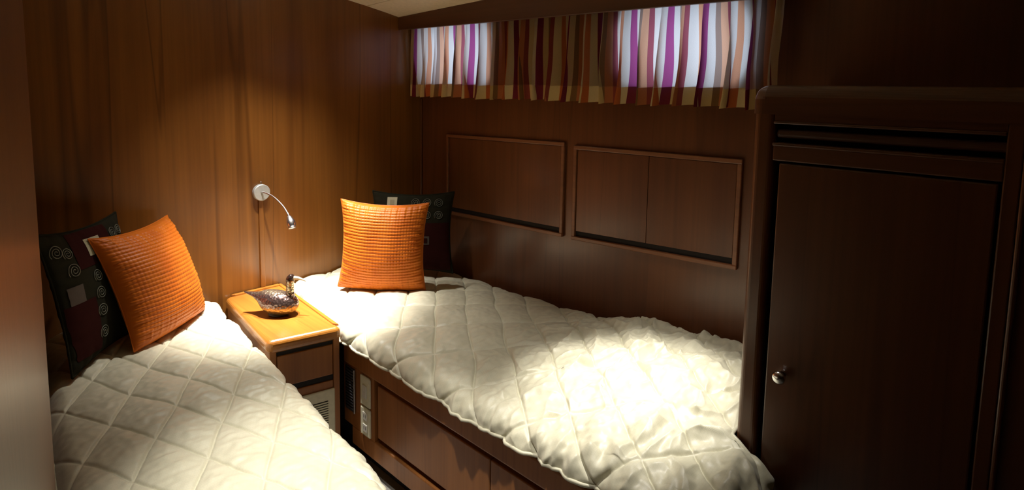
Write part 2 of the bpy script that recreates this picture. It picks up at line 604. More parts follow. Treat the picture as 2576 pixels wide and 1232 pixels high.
# valance that boxes in the curtain head
bm = bm_hexa([(1.98, 0.70, 1.930), (1.998, 0.70, 1.930), (1.998, D - 0.002, 1.942), (1.98, D - 0.002, 1.942),
              (1.98, 0.70, ceil_z(1.98, .70) - .001), (1.998, 0.70, ceil_z(1.98, .70) - .001), (1.998, D - 0.002, ceil_z(1.98, D) - .001), (1.98, D - 0.002, ceil_z(1.98, D) - .001)], 0.002, 1)
tag(obj("trim_1", bm, "teak_dark"), "dark wooden pelmet board above the curtain", kind="structure")
tag(obj("trim_2", bm_box((W - 0.012, D - 0.012, 0.5), (W - 0.001, D - 0.001, 1.55), 0.004), "teak_z"), "thin wooden bead in the corner of the two walls", kind="structure")

# partition beside the bed: thin veneer wall that ends in an angled, glossy panel
E0 = (0.1675, 1.50)
foot = [(0.275, D - 0.002), (-0.10, D - 0.002), (-0.03, 0.640), (0.022, 0.640), (0.033, 0.652), E0]
tag(obj("wall_partition", bm_prism(foot, 0.0, lambda x, y: ceil_z(x, y) - 0.001), "teak_z", origin=(0.1, 1.5, 0.0)), "teak partition at the edge of the picture beside the bed", kind="structure")

# ------------------------------------------------------------------ ceiling downlights
for k, (x, y, core, spill, lab) in enumerate(LAMPS):
    z = ceil_z(x, y)
    t = thing("downlight", (x, y, z), lab, "ceiling light", "ceiling downlights")
    obj("trim_ring", bm_lathe([(0.030, 0.0), (0.034, -0.010), (0.045, -0.010), (0.050, -0.004), (0.050, 0.002)], (x, y, z), (0, 0, 1), 28), "lamp_white", t, smooth=True)
    obj("lens", bm_lathe([(0.0, -0.0035), (0.029, -0.003), (0.029, 0.0)], (x, y, z), (0, 0, 1), 24), "lamp_glow", t)
    for nm, (pw, cone) in (("downlight_core", core), ("downlight_spill", spill)):
        ld = bpy.data.lights.new(nm, 'SPOT')
        ld.energy = pw; ld.color = LAMP_COLOR
        ld.spot_size = math.radians(cone); ld.spot_blend = 1.0
        ld.shadow_soft_size = 0.022
        lo = bpy.data.objects.new(nm, ld)
        col.objects.link(lo); lo.parent = t; lo.location = (0, 0, -0.035)

# ------------------------------------------------------------------ right berth (under the curtain)
bx = 1.25
t = thing("berth", (1.68, 1.6, 0.0), "built-in teak bed base with drawer fronts under the curtain wall", "bed base")
obj("toe_kick", bm_box((bx + 0.05, 0.62, 0.0), (W - 0.02, 2.80, 0.075)), "void_black", t)
obj("bottom_rail", bm_box((bx, 0.62, 0.075), (bx + 0.05, 2.14, 0.160), 0.006), "teak_front", t)
obj("upper_rail", bm_box((bx - 0.010, 0.62, 0.432), (bx + 0.05, 2.19, 0.52), 0.010, 3), "teak_front", t)
obj("end_panel", bm_box((bx, 1.962, 0.160), (bx + 0.05, 2.20, 0.432)), "teak_front", t)
obj("carcass", bm_box((bx + 0.03, 0.62, 0.075), (W - 0.002, 2.80, 0.50)), "void_black", t)
for y0, y1 in ((1.285, 1.945), (0.63, 1.281)):
    obj("drawer_front", bm_box((bx + 0.004, y0, 0.182), (bx + 0.028, y1, 0.408), 0.004), "teak_front", t)
obj("mattress", bm_box((bx + 0.06, 0.63, 0.50), (W - 0.03, 2.79, 0.545), 0.02, 3), "mattress_cloth", t)

# switch plate, outlet plate and louvre on the berth front
for nm, lab, y0, y1, z0, z1 in (("switch_plate", "upper ivory switch plate on the dark bed base", 1.985, 2.058, 0.293, 0.422),
                                ("outlet_plate", "lower ivory power outlet plate on the dark bed base", 1.985, 2.058, 0.163, 0.286)):
    r = thing(nm, (bx, (y0 + y1) / 2, z0), lab, "wall plate")
    obj("plate", bm_box((bx - 0.008, y0, z0), (bx - 0.0005, y1, z1), 0.006, 3), "ivory_plastic", r)
    ym, zm = (y0 + y1) / 2, (z0 + z1) / 2
    if nm == "switch_plate":
        obj("rocker", bm_box((bx - 0.013, ym - 0.016, zm - 0.028), (bx - 0.0075, ym + 0.016, zm + 0.028), 0.003), "white_plastic", r)
    else:
        for dz in (-0.026, 0.026):
            o = obj("socket", bm_box((bx - 0.0105, ym - 0.017, zm + dz - 0.017), (bx - 0.0075, ym + 0.017, zm + dz + 0.017), 0.002), "white_plastic", r)
            for dy in (-0.006, 0.006):
                obj("slot", bm_box((bx - 0.0108, ym + dy - 0.0015, zm + dz - 0.006), (bx - 0.0100, ym + dy + 0.0015, zm + dz + 0.008)), "void_black", o)
r = thing("air_vent", (bx, 2.135, 0.235), "dark slatted vent low in the gap beside the nightstand", "vent")
obj("frame", bm_box((bx - 0.006, 2.108, 0.225), (bx - 0.0005, 2.182, 0.420), 0.002), "dark_metal", r)
obj("edge_strip", bm_box((bx - 0.010, 2.104, 0.225), (bx - 0.0058, 2.110, 0.420), 0.001), "brushed_metal", r)
for i in range(14):
    z = 0.238 + i * 0.0128
    obj("slat", bm_box((bx - 0.010, 2.116, z), (bx - 0.0055, 2.176, z + 0.006), 0.001, 1), "dark_metal", r)

# ------------------------------------------------------------------ left berth
def lx(y): return np.where(y > 1.5, 0.1675 + (y - 1.5) * 0.0808, 0.1675 + (y - 1.5) * 0.158) + 0.004          # face of the partition
ex = lambda y: np.interp(y, [0.4, 1.143, 1.735, 2.261, 2.848], [0.735, 0.793, 0.847, 0.894, 0.948])   # quilt edge
t = thing("berth", (0.5, 1.9, 0.0), "built-in teak bed base mostly hidden by the quilt beside the partition", "bed base")
fo = [(float(lx(0.91)), 0.91), (float(ex(0.91)) - 0.03, 0.91), (float(ex(2.8)) - 0.05, 2.80), (float(lx(2.8)), 2.80), (float(lx(1.5)), 1.50)]
obj("toe_kick", bm_prism([(x - (0.05 if i in (1, 2) else 0), y) for i, (x, y) in enumerate(fo)], 0.0, 0.08), "void_black", t)
obj("side_panel", bm_prism(fo, 0.08, 0.50, 0.006), "teak_front", t)
obj("mattress", bm_prism([(x + (0.02 if i in (0, 3, 4) else -0.03), y) for i, (x, y) in enumerate(fo)], 0.50, 0.575, 0.02, 3), "mattress_cloth", t)


# ------------------------------------------------------------------ quilts
def roll(d, r):
    """cloth length d past an edge -> (horizontal advance, drop)"""
    dc = np.clip(d, 0, r * np.pi / 2)
    h = np.where(d <= 0, d, r * np.sin(dc / r))
    dr = np.where(d <= 0, 0, r * (1 - np.cos(dc / r)) + np.maximum(d - r * np.pi / 2, 0))
    return h, dr


def puffs(x, y, p0, e1, e2, warp=0.0, seed=1):
    wx = warp * gnoise(x * 4, y * 4, seed); wy = warp * gnoise(x * 4 + 9, y * 4 + 5, seed + 1)
    det = e1[0] * e2[1] - e1[1] * e2[0]
    dx, dy = x - p0[0] + wx, y - p0[1] + wy
    U = (dx * e2[1] - dy * e2[0]) / det
    V = (e1[0] * dy - e1[1] * dx) / det
    fu, fv = np.abs(np.sin(np.pi * U)), np.abs(np.sin(np.pi * V))
    su, sv = np.abs(U - np.round(U)), np.abs(V - np.round(V))
    return (fu * fv) ** 0.55, np.minimum(su, sv)


def quilt_binding(o, P):
    """rounded bound edge all round the quilt"""
    n, m_, _ = P.shape
    ring = [P[i, 0] for i in range(0, n, 4)] + [P[n - 1, j] for j in range(0, m_, 4)] + [P[i, m_ - 1] for i in range(n - 1, -1, -4)] + [P[0, j] for j in range(m_ - 1, -1, -4)]
    pts = [Vector(p) - Vector((0, 0, 0.002)) for p in ring]
    keep = [pts[0]]
    for p in pts[1:]:
        if (p - keep[-1]).length > 0.004: keep.append(p)
    obj("binding", bm_tube(keep, 0.006, 8), "quilt_satin", o, smooth=True)


# quilt on the bed beside the partition
n1, n2 = 340, 780
b_ = np.linspace(2.812, 0.84, n2)[None, :].repeat(n1, 0)
s = np.linspace(0, 1, n1)[:, None].repeat(n2, 1)
xl = lx(b_) + 0.006
xr = np.interp(b_, [0.4, 1.143, 1.735, 2.261, 2.848], [0.735, 0.793, 0.847, 0.894, 0.948])
RR = 0.075
flat = xr - xl - RR
total = flat + RR * np.pi / 2 + 0.10
d = s * total
h, drop = roll(d - flat, RR)
x = xl + flat + h
z = 0.628 - drop
left_roll = np.clip(1 - d / 0.06, 0, 1)
z = z - 0.035 * left_roll ** 2.2
w_ = np.clip(d / flat, 0, 1)
z = z + 0.016 * np.sin(np.pi * w_) + 0.018 * sstep(2.35, 2.75, b_) * np.exp(-((w_ - 0.7) / 0.4) ** 2)
z = z - 0.08 * sstep(2.735, 2.812, b_) ** 2
# far edge, near edge sag
P = np.stack([x, b_, z], -1)
Nn = normals(P)
Nn *= np.sign(Nn[n1 // 3, n2 // 2, 2])
cx, cyy = xl + d, b_
pf, seam = puffs(cx, cyy, (0.344, 1.924), (0.0715, -0.183), (0.088, 0.148), 0.012, 3)
wr = gnoise(cx * 16 + 0.6 * gnoise(cx * 7, cyy * 7, 11), cyy * 34, 5) + 0.6 * gnoise(cx * 40 + cyy * 22, cyy * 40 - cx * 18, 6)
wr += 0.9 * np.abs(gnoise(cx * 9 + cyy * 7, cyy * 14 - cx * 6, 8)) ** 1.2
edge = sstep(-0.10, 0.05, d - flat)
big = gnoise(cx * 3.2, cyy * 3.2, 9)
disp = 0.0095 * pf + 0.0060 * wr * (0.35 + 0.65 * pf) * (1 + 0.3 * edge) + 0.010 * big - 0.0050 * np.exp(-(seam / 0.030) ** 2)
disp *= np.clip(d / 0.05, 0.25, 1)
P = P + Nn * disp[..., None]
P[..., 0] = np.maximum(P[..., 0], xl - 0.006)
me = grid_mesh("quilt", P[::-1], np.stack([cx, cyy], -1)[::-1])
o = link("quilt", me, "quilt_satin", None, (0.5, 1.8, 0.6), True)
tag(o, "cream diamond-quilted bedspread on the bed beside the teak partition", "quilt", "quilts on the two beds")
quilt_binding(o, P)

# quilt on the bed under the curtain
n1, n2 = 420, 900
aa = np.linspace(0, 1, n1)[:, None].repeat(n2, 1)
tt = np.linspace(0, 1, n2)[None, :].repeat(n1, 0)
RF = 0.056
b0 = 2.808 - tt * (2.808 - 0.60)
xf = 1.212 + 0.015 * sstep(1.2, 2.1, b0) + 0.050 * sstep(2.25, 2.8, b0)         # outermost reach of the front roll
hang = np.interp(b0, [0.5, 1.0, 1.4, 2.2, 2.8], [0.0, 0.0, 0.0, 0.012, 0.03])
flat = 2.128 - xf - RF
total = flat + RF * np.pi / 2 + hang
d = aa * total
h, drop = roll(d - flat, RF)
x = 2.128 - flat - h
# foot end: cloth beyond the wardrobe corner spills past the end of the bed
front = 1 - sstep(1.490, 1.543, x)
B = 0.612 * (1 - front) + (0.565) * front
RE = 0.06
length = (2.808 - B) + front * (RE * np.pi / 2 + 0.10)
bb = tt * length
h2, drop2 = roll(bb - (2.808 - B), RE)
y = B - h2
zw = np.interp(y, [0.6, 0.86, 1.0, 1.2, 1.3, 1.45, 1.6, 2.49, 2.8], [0.685, 0.680, 0.662, 0.648, 0.628, 0.600, 0.588, 0.560, 0.570])
w_ = np.clip((2.128 - x) / 0.86, 0, 1)
ztop = zw * (1 - w_) + (0.600 + 0.02 * sstep(1.4, 0.7, y)) * w_ + 0.030 * np.sin(np.pi * w_)
z = ztop - drop - drop2
z = z - 0.05 * np.clip(1 - d / 0.05, 0, 1) ** 2
P = np.stack([x, y, z], -1)
Nn = normals(P)
Nn *= np.sign(Nn[n1 // 3, n2 // 2, 2])
cx, cyy = 2.128 - d, 2.808 - bb
foot_w = sstep(1.75, 1.10, cyy)
pf, seam = puffs(cx, cyy, (1.44, 1.589), (0.155, 0.187), (0.110, -0.092), 0.022, 21)
qx, qy = cx + 0.03 * gnoise(cx * 6, cyy * 6, 31), cyy + 0.03 * gnoise(cx * 6, cyy * 6, 32)
wr = gnoise(qx * 15, qy * 30, 25) + 0.6 * gnoise(qx * 34 + qy * 20, qy * 36 - qx * 18, 26)
ridge = 1 - 2.2 * np.abs(gnoise(qx * 4.2 + qy * 2.0, qy * 7.5 - qx * 3.0, 27))
ridge2 = 1 - 2.2 * np.abs(gnoise(qx * 6 - qy * 5, qy * 13 + qx * 5, 28))
front_w = sstep(-0.22, 0.02, d - flat)
# long folds running down the front of the quilt
fold = gnoise(cyy * 15 + 0.35 * gnoise(cx * 9, cyy * 5, 33), cx * 3.2 + 4, 34)
disp = 0.0145 * pf + 0.0054 * wr * (0.4 + 0.6 * pf) * (1 + foot_w) - 0.0058 * np.exp(-(seam / 0.032) ** 2)
disp += foot_w * (0.015 * np.clip(ridge, 0, 1) ** 3 + 0.008 * np.clip(ridge2, 0, 1) ** 3) * (1 - 0.4 * front_w)
disp += front_w * 0.010 * fold * (0.5 + 0.8 * foot_w)
disp += 0.012 * gnoise(cx * 2.6, cyy * 2.6, 29)
disp += 0.018 * np.exp(-((cx - 2.02) / 0.14) ** 2 - ((cyy - 1.20) / 0.13) ** 2)
# a crease fold thrown across the middle of the foot end
line = (cyy - 1.17) + 0.55 * (cx - 1.60) + 0.05 * gnoise(cx * 5, cyy * 5, 35)
disp += 0.018 * np.exp(-(line / 0.022) ** 2) * sstep(1.30, 1.42, cx) * sstep(2.0, 1.8, cx)
line2 = (cyy - 0.80) + 0.10 * (cx - 1.45) + 0.05 * gnoise(cx * 6, cyy * 6, 36)
disp += 0.016 * np.exp(-(line2 / 0.022) ** 2) * sstep(1.22, 1.32, cx) * sstep(1.75, 1.6, cx)
disp *= np.clip(d / 0.06, 0.2, 1)
disp *= np.where(front < 0.5, np.clip((bb * 0 + 2.808 - B - bb) / 0.05 + 0.2, 0.2, 1), 1)
P = P + Nn * disp[..., None]
P[..., 0] = np.minimum(P[..., 0], 2.140)
P[..., 1] = np.where(P[..., 0] > 1.545, np.maximum(P[..., 1], 0.615), P[..., 1])
me = grid_mesh("quilt", P, np.stack([cx, cyy], -1))
o = link("quilt", me, "quilt_satin", None, (1.65, 1.7, 0.6), True)
tag(o, "rumpled cream quilted bedspread on the bed under the striped curtain", "quilt", "quilts on the two beds")
quilt_binding(o, P)

# ------------------------------------------------------------------ nightstand
BL, BR, FR, FL = Vector((0.985, 2.825)), Vector((1.262, 2.825)), Vector((1.208, 2.137)), Vector((0.918, 2.200))


def bil(u, v):
    """u: 0 at the aisle-left side, 1 right; v: 0 front, 1 wall"""
    return (FL * (1 - u) + FR * u) * (1 - v) + (BL * (1 - u) + BR * u) * v


t = thing("nightstand", (1.09, 2.45, 0.0), "teak nightstand with raised rim standing between the two beds", "nightstand")
body = [bil(0.035, 0.022), bil(0.965, 0.022), bil(0.965, 0.998), bil(0.035, 0.998)]
obj("body", bm_prism([tuple(p) for p in body], 0.06, 0.585, 0.004), "teak_front", t)
obj("plinth", bm_prism([tuple(bil(u, v)) for u, v in ((0.06, 0.06), (0.94, 0.06), (0.94, 0.99), (0.06, 0.99))], 0.0, 0.06), "void_black", t)
top = obj("top", bm_prism([tuple(bil(u, v)) for u, v in ((0, 0), (1, 0), (1, 1), (0, 1))], 0.556, 0.6125, 0.022, 5), "teak_honey", t, smooth=False)
obj("rim", bm_prism([tuple(bil(u, v)) for u, v in ((0.93, 0.065), (0.985, 0.03), (0.985, 0.995), (0.93, 0.995))], 0.608, 0.6195, 0.004, 2), "teak_honey", t)
obj("rim", bm_prism([tuple(bil(u, v)) for u, v in ((0.16, 0.968), (0.93, 0.968), (0.93, 0.996), (0.10, 0.996))], 0.608, 0.6205, 0.003, 2), "teak_honey", t)
# front: rails, drawer front between two finger slots, their shade painted black
fdir = (FR - FL).normalized(); fnor = Vector((fdir.y, -fdir.x))     # outwards, towards the camera
flen = (FR - FL).length
FB = bil(0.0, 0.022)


def front_box(s0, s1, z0, z1, d0, d1, bev=0.003):
    q = []
    for z in (z0, z1):
        for s_, d_ in ((s0, d0), (s1, d0), (s1, d1), (s0, d1)):
            p = FB + fdir * s_ + fnor * d_
            q.append((p.x, p.y, z))
    return bm_hexa(q, bev, 2) if bev else bm_hexa(q)


obj("stile", front_box(0.010, 0.036, 0.06, 0.572, 0.0, 0.010), "teak_front", t)
obj("stile", front_box(flen - 0.036, flen - 0.010, 0.06, 0.572, 0.0, 0.010), "teak_front", t)
obj("slot", front_box(0.036, flen - 0.036, 0.543, 0.562, -0.004, 0.001, 0), "void_black", t)
obj("drawer_front", front_box(0.038, flen - 0.038, 0.412, 0.542, 0.0, 0.008), "teak_front", t)
obj("slot", front_box(0.036, flen - 0.036, 0.388, 0.411, -0.004, 0.001, 0), "void_black", t)
obj("lower_panel", front_box(0.036, flen - 0.036, 0.06, 0.386, 0.0, 0.005), "teak_front", t)
g_ = thing("air_grille", (FB.x + fdir.x * 0.18, FB.y + fdir.y * 0.18, 0.15), "ivory louvred air grille on the front of the nightstand", "vent")
obj("plate", front_box(0.055, flen - 0.032, 0.130, 0.352, 0.0055, 0.013, 0.005), "ivory_plastic", g_)
obj("recess", front_box(0.105, flen - 0.062, 0.155, 0.305, 0.0125, 0.0136, 0), "void_black", g_)  # black plate painting in the shade behind the slats
for i in range(14):
    z = 0.159 + i * 0.0105
    obj("slat", front_box(0.104, flen - 0.061, z, z + 0.0058, 0.0132, 0.0160, 0), "ivory_plastic", g_)

# ------------------------------------------------------------------ reading lamp on the wall
t = thing("reading_lamp", (1.168, D, 1.096), "silver gooseneck reading lamp on the wall above the nightstand", "lamp")
obj("mount", bm_lathe([(0.0, 0.024), (0.037, 0.024), (0.040, 0.021), (0.040, 0.001), (0.0, 0.0005)], (1.168, D, 1.096), (0, -1, 0), 36), "satin_grey", t)
obj("switch", bm_tube([(1.168, D - 0.012, 1.131), (1.168, D - 0.012, 1.146), (1.167, D - 0.013, 1.150)], [0.0022, 0.0022, 0.0035], 8), "chrome", t)
ctrl = [(1.164, 2.808, 1.100), (1.180, 2.770, 1.094), (1.195, 2.730, 1.078), (1.209, 2.675, 1.045), (1.212, 2.632, 1.015), (1.213, 2.622, 1.003)]


def catmull(pts, n=6):
    pts = [Vector(p) for p in pts]; out = []
    for i in range(len(pts) - 1):
        p0, p1, p2, p3 = pts[max(i - 1, 0)], pts[i], pts[i + 1], pts[min(i + 2, len(pts) - 1)]
        for k in range(n):
            u = k / n
            out.append(0.5 * ((2 * p1) + (p2 - p0) * u + (2 * p0 - 5 * p1 + 4 * p2 - p3) * u * u + (3 * p1 - p0 - 3 * p2 + p3) * u ** 3))
    out.append(pts[-1])
    return out


obj("gooseneck", bm_tube(catmull(ctrl), 0.0045, 10), "chrome", t, smooth=True)
hd = (Vector((1.214, 2.595, 0.957)) - Vector((1.213, 2.622, 1.006))).normalized()
head = obj("lamp_head", bm_lathe([(0.0, -0.004), (0.007, 0.0), (0.013, 0.010), (0.0190, 0.025), (0.021, 0.038), (0.0195, 0.050), (0.0170, 0.057), (0.0180, 0.058), (0.0180, 0.064), (0.0, 0.0642)], (1.213, 2.622, 1.006), hd, 24), "chrome", t, smooth=True)
tag(obj("cable_cover", bm_box((1.156, D - 0.010, 0.62), (1.180, D - 0.0005, 1.064), 0.003), "teak_wall"), "narrow wooden strip running down the wall below the lamp", "cable cover")

# ------------------------------------------------------------------ bird figurine
bo = Vector((1.078, 2.452, 0.6135))
bd = Vector((0.62, -0.785, 0)); bs = Vector((bd.y, -bd.x, 0)); bz = Vector((0, 0, 1))
t = thing("bird_figurine", bo, "shiny mosaic wading-bird figurine on the nightstand", "figurine")


def loft(secs, sides=28):
    """secs: (centre, axis1, axis2, r1, r2)"""
    bm = bmesh.new(); rings = []
    for c, a1, a2, r1, r2 in secs:
        if r1 < 1e-5:
            rings.append([bm.verts.new(c)])
        else:
            rings.append([bm.verts.new(c + a1 * (r1 * math.cos(2 * math.pi * k / sides)) + a2 * (r2 * math.sin(2 * math.pi * k / sides))) for k in range(sides)])
    for r0, r1 in zip(rings, rings[1:]):
        for k in range(sides):
            k2 = (k + 1) % sides
            if len(r0) == 1: bm.faces.new((r0[0], r1[k], r1[k2]))
            elif len(r1) == 1: bm.faces.new((r0[k], r1[0], r0[k2]))
            else: bm.faces.new((r0[k], r1[k], r1[k2], r0[k2]))
    return bm


S = [(-0.158, 0.092, 0, 0), (-0.155, 0.092, 0.004, 0.003), (-0.135, 0.088, 0.010, 0.006), (-0.110, 0.083, 0.017, 0.011), (-0.085, 0.074, 0.029, 0.023),
     (-0.066, 0.065, 0.043, 0.040), (-0.046, 0.058, 0.053, 0.050), (-0.020, 0.054, 0.059, 0.053), (0.010, 0.052, 0.060, 0.052), (0.038, 0.050, 0.056, 0.048),
     (0.060, 0.048, 0.046, 0.042), (0.076, 0.047, 0.033, 0.032), (0.086, 0.047, 0.018, 0.018), (0.090, 0.047, 0, 0)]
obj("body", loft([(bo + bd * a + bz * c, bs, bz, r1, r2) for a, c, r1, r2 in S]), "bird_glaze", t, smooth=True)
neck = [(0.052, 0.070, 0.024), (0.054, 0.090, 0.0195), (0.055, 0.112, 0.0170), (0.055, 0.134, 0.0165), (0.056, 0.150, 0.0172), (0.058, 0.163, 0.0185), (0.060, 0.173, 0.0165), (0.061, 0.181, 0.009), (0.061, 0.1835, 0.0)]
obj("neck", loft([(bo + bd * a + bz * c, bd, bs, r_, r_) for a, c, r_ in neck], 20), "bird_glaze", t, smooth=True)
bk_ = [(0.068, 0.166, 0.0095), (0.082, 0.167, 0.0085), (0.096, 0.166, 0.007), (0.110, 0.163, 0.005), (0.122, 0.158, 0.003), (0.130, 0.152, 0.0)]
obj("beak", loft([(bo + bd * a + bz * c, bz, bs, r_, r_ * 0.8) for a, c, r_ in bk_], 14), "beak_bone", t, smooth=True)
obj("base", bm_lathe([(0.0, 0.0003), (0.040, 0.0003), (0.044, 0.006), (0.0, 0.012)], bo, (0, 0, 1), 24), "bird_base_black", t, smooth=True)


# ------------------------------------------------------------------ cushions
def cushion_surface(a, b, L, T, seed, concave=0.105):
    """a, b in -1..1 -> local (right, up, out); front side"""
    na = 1 + 0.10 * gnoise(b * 1.7 + 3, a * 0.0 + seed * 0.37, seed)
    x = a * (1 - concave * (1 - b ** 2) * np.abs(a) ** 1.5 * na)
    y = b * (1 - concave * (1 - a ** 2) * np.abs(b) ** 1.5 * na)
    h = T * (np.clip(1 - a ** 2, 0, 1) * np.clip(1 - b ** 2, 0, 1)) ** 0.46
    return x * L / 2, y * L / 2, h


def cushion(name, c, rgt, nor, L, T, seed, mat, label, group, cells=0, sag=0.0):
    c, rgt, nor = np.array(c), np.array(rgt, float), np.array(nor, float)
    nor /= np.linalg.norm(nor)
    rgt -= nor * (rgt @ nor); rgt /= np.linalg.norm(rgt)
    upv = np.cross(nor, rgt)
    if upv[2] < 0: upv = -upv
    low = c - upv * L / 2
    root = thing(name, Vector(low), label, "cushion", group)
    n = 230 if cells else 90
    g = np.linspace(-1, 1, n)
    a, b = np.meshgrid(g, g, indexing='ij')
    def surf(a, b, sgn, extra=0.0):
        x, y, h = cushion_surface(a, b, L, T, seed)
        # tension puckers that run in from the seams
        e = np.maximum(np.abs(a), np.abs(b))
        pk = 0.003 * gnoise(np.where(np.abs(a) > np.abs(b), b, a) * 11 + seed, e * 1.5, seed + 3) * sstep(0.55, 0.95, e) * sstep(1.0, 0.97, e)
        lump = 0.010 * gnoise(a * 1.6 + seed, b * 1.6, seed + 1) * (1 - e ** 2)
        hh = h + pk * 2 + lump + extra
        # slump towards the bottom edge
        y = y - sag * L * (1 - b) * 0.06 * (1 - a * a)
        return c + x[..., None] * rgt + y[..., None] * upv + (sgn * hh)[..., None] * nor
    if cells:
        # rows of small stitched puffs (basket weave)
        row = b * cells / 2 + 0.10 * gnoise(a * 5, b * 5, seed + 5)
        colx = a * cells / 2 + 0.5 * (np.floor(row) % 2) * 0 + 0.12 * gnoise(a * 6, b * 6, seed + 6)
        pf = np.abs(np.sin(np.pi * row)) ** 0.7 * (0.55 + 0.45 * np.abs(np.sin(np.pi * colx)) ** 0.6)
        e = np.maximum(np.abs(a), np.abs(b))
        # deep creases low down on one side
        extra = 0.0036 * pf * sstep(1.0, 0.93, e)
    else:
        extra = 0.0
    P = surf(a, b, 1.0, extra)
    UV = np.stack([(a + 1) / 2, (b + 1) / 2], -1)
    ori = np.dot(normals(P)[n // 2, n // 2], nor) > 0
    me = grid_mesh("front", P if ori else P[::-1], UV if ori else UV[::-1])
    link("front", me, mat, root, smooth=True)
    g2 = np.linspace(-1, 1, 50)
    a2, b2 = np.meshgrid(g2, g2, indexing='ij')
    P2 = surf(a2, b2, -0.38 if cells else -0.8)
    UV2 = np.stack([(a2 + 1) / 2, (b2 + 1) / 2], -1)
    me = grid_mesh("back", P2[::-1] if ori else P2, UV2[::-1] if ori else UV2)
    link("back", me, mat, root, smooth=True)
    edge = [(i, 0) for i in range(n)] + [(n - 1, j) for j in range(n)] + [(i, n - 1) for i in range(n - 1, -1, -1)] + [(0, j) for j in range(n - 1, -1, -1)]
    st = max(1, n // 60)
    pts = [Vector(P[i, j]) for k, (i, j) in enumerate(edge) if k % st == 0]
    obj("seam_piping", bm_tube(pts, 0.0022 if cells else 0.004, 6), mat, root, smooth=True)
    # surface sampler for applied patches and embroidery, in metres from the centre
    def at(x, y, lift=0.0015):
        a_, b_ = np.array([[x / (L / 2)]]), np.array([[y / (L / 2)]])
        for _ in range(6):      # undo the concave sides
            xx, yy, _h = cushion_surface(a_, b_, L, T, seed)
            a_ = np.clip(a_ + (x - xx) / (L / 2), -0.985, 0.985); b_ = np.clip(b_ + (y - yy) / (L / 2), -0.985, 0.985)
        return Vector(surf(a_, b_, 1.0)[0, 0] + nor * lift)
    return root, at


def patch(root, at, x0, x1, y0, y1, mat, lift=0.002, name="patch"):
    nx, ny = max(3, int((x1 - x0) / 0.010)), max(3, int((y1 - y0) / 0.010))
    P = np.array([[list(at(x0 + (x1 - x0) * i / nx, y0 + (y1 - y0) * j / ny, lift)) for j in range(ny + 1)] for i in range(nx + 1)])
    me = grid_mesh(name, P, np.stack(np.meshgrid(np.linspace(0, 1, nx + 1), np.linspace(0, 1, ny + 1), indexing='ij'), -1))
    return link(name, me, mat, root, smooth=True)


def spiral(root, at, x, y, R, turns=2.6):
    pts = []
    for i in range(56):
        u = i / 55
        th = 2 * math.pi * turns * u
        r_ = R * (0.10 + 0.90 * u)
        pts.append(at(x + r_ * math.cos(th), y + r_ * math.sin(th), 0.0030))
    obj("embroidered_spiral", bm_tube(pts, 0.0013, 4), "silver_thread", root, smooth=True)


# dark cushions standing at the wall
root, at = cushion("cushion", (0.430, 2.492, 0.882), (0.612, 0.786, -0.06), (0.77, -0.60, 0.22), 0.480, 0.046, 41, "olive_brocade",
                   "dark patchwork cushion with spirals tucked beside the teak partition", "dark patchwork cushions")
patch(root, at, -0.125, 0.100, 0.085, 0.212, "burgundy_brocade")
patch(root, at, -0.055, 0.030, 0.118, 0.180, "cream_patch", 0.0035)
patch(root, at, -0.033, 0.010, 0.134, 0.166, "tan_patch", 0.0050)
patch(root, at, -0.215, -0.09, -0.20, -0.02, "burgundy_brocade")
patch(root, at, -0.195, -0.135, -0.02, 0.04, "faded_patch", 0.0035)
for x, y, R in ((-0.190, 0.165, 0.026), (-0.150, 0.150, 0.022), (-0.150, 0.090, 0.026), (0.135, 0.170, 0.024), (0.182, 0.175, 0.022), (0.160, 0.115, 0.024), (0.195, 0.11, 0.018),
                (-0.052, 0.045, 0.024), (-0.060, -0.015, 0.024), (-0.070, -0.075, 0.024), (-0.075, -0.15, 0.024)):
    spiral(root, at, x, y, R)
root, at = cushion("cushion", (1.852, 2.518, 0.840), (0.707, -0.707, 0.0), (-0.70, -0.70, 0.12), 0.440, 0.058, 52, "olive_brocade",
                   "dark patchwork cushion with spirals in the corner by the hull wall", "dark patchwork cushions")
patch(root, at, -0.135, -0.082, 0.135, 0.188, "cream_patch")
patch(root, at, -0.120, -0.097, 0.148, 0.174, "tan_patch", 0.0035)
patch(root, at, 0.0, 0.205, -0.20, 0.055, "burgundy_brocade")
patch(root, at, 0.050, 0.095, -0.060, -0.015, "faded_patch", 0.0035)
patch(root, at, 0.060, 0.085, -0.050, -0.025, "burgundy_brocade", 0.005)
for x in (0.018, 0.080, 0.142):
    for y in (0.160, 0.095):
        spiral(root, at, x, y, 0.024)
# orange cushions
cushion("cushion", (0.622, 2.550, 0.858), (0.756, 0.654, -0.02), (0.618, -0.702, 0.355), 0.435, 0.105, 63, "orange_satin",
        "burnt orange cushion tilted sideways on the bed beside the partition", "orange cushions", cells=30, sag=0.55)
cushion("cushion", (1.588, 2.402, 0.842), (0.700, -0.713, -0.03), (-0.713, -0.698, 0.07), 0.435, 0.085, 74, "orange_satin",
        "burnt orange cushion standing upright on the bed under the curtain", "orange cushions", cells=30, sag=0.55)

# ------------------------------------------------------------------ curtain
t = thing("curtain", (2.05, 1.75, 1.565), "short gathered curtain with cream, rust and plum stripes over two windows", "curtain")
ny_, nz_ = 900, 30
yy = np.linspace(2.790, 0.715, ny_)
rs = np.random.RandomState(12)
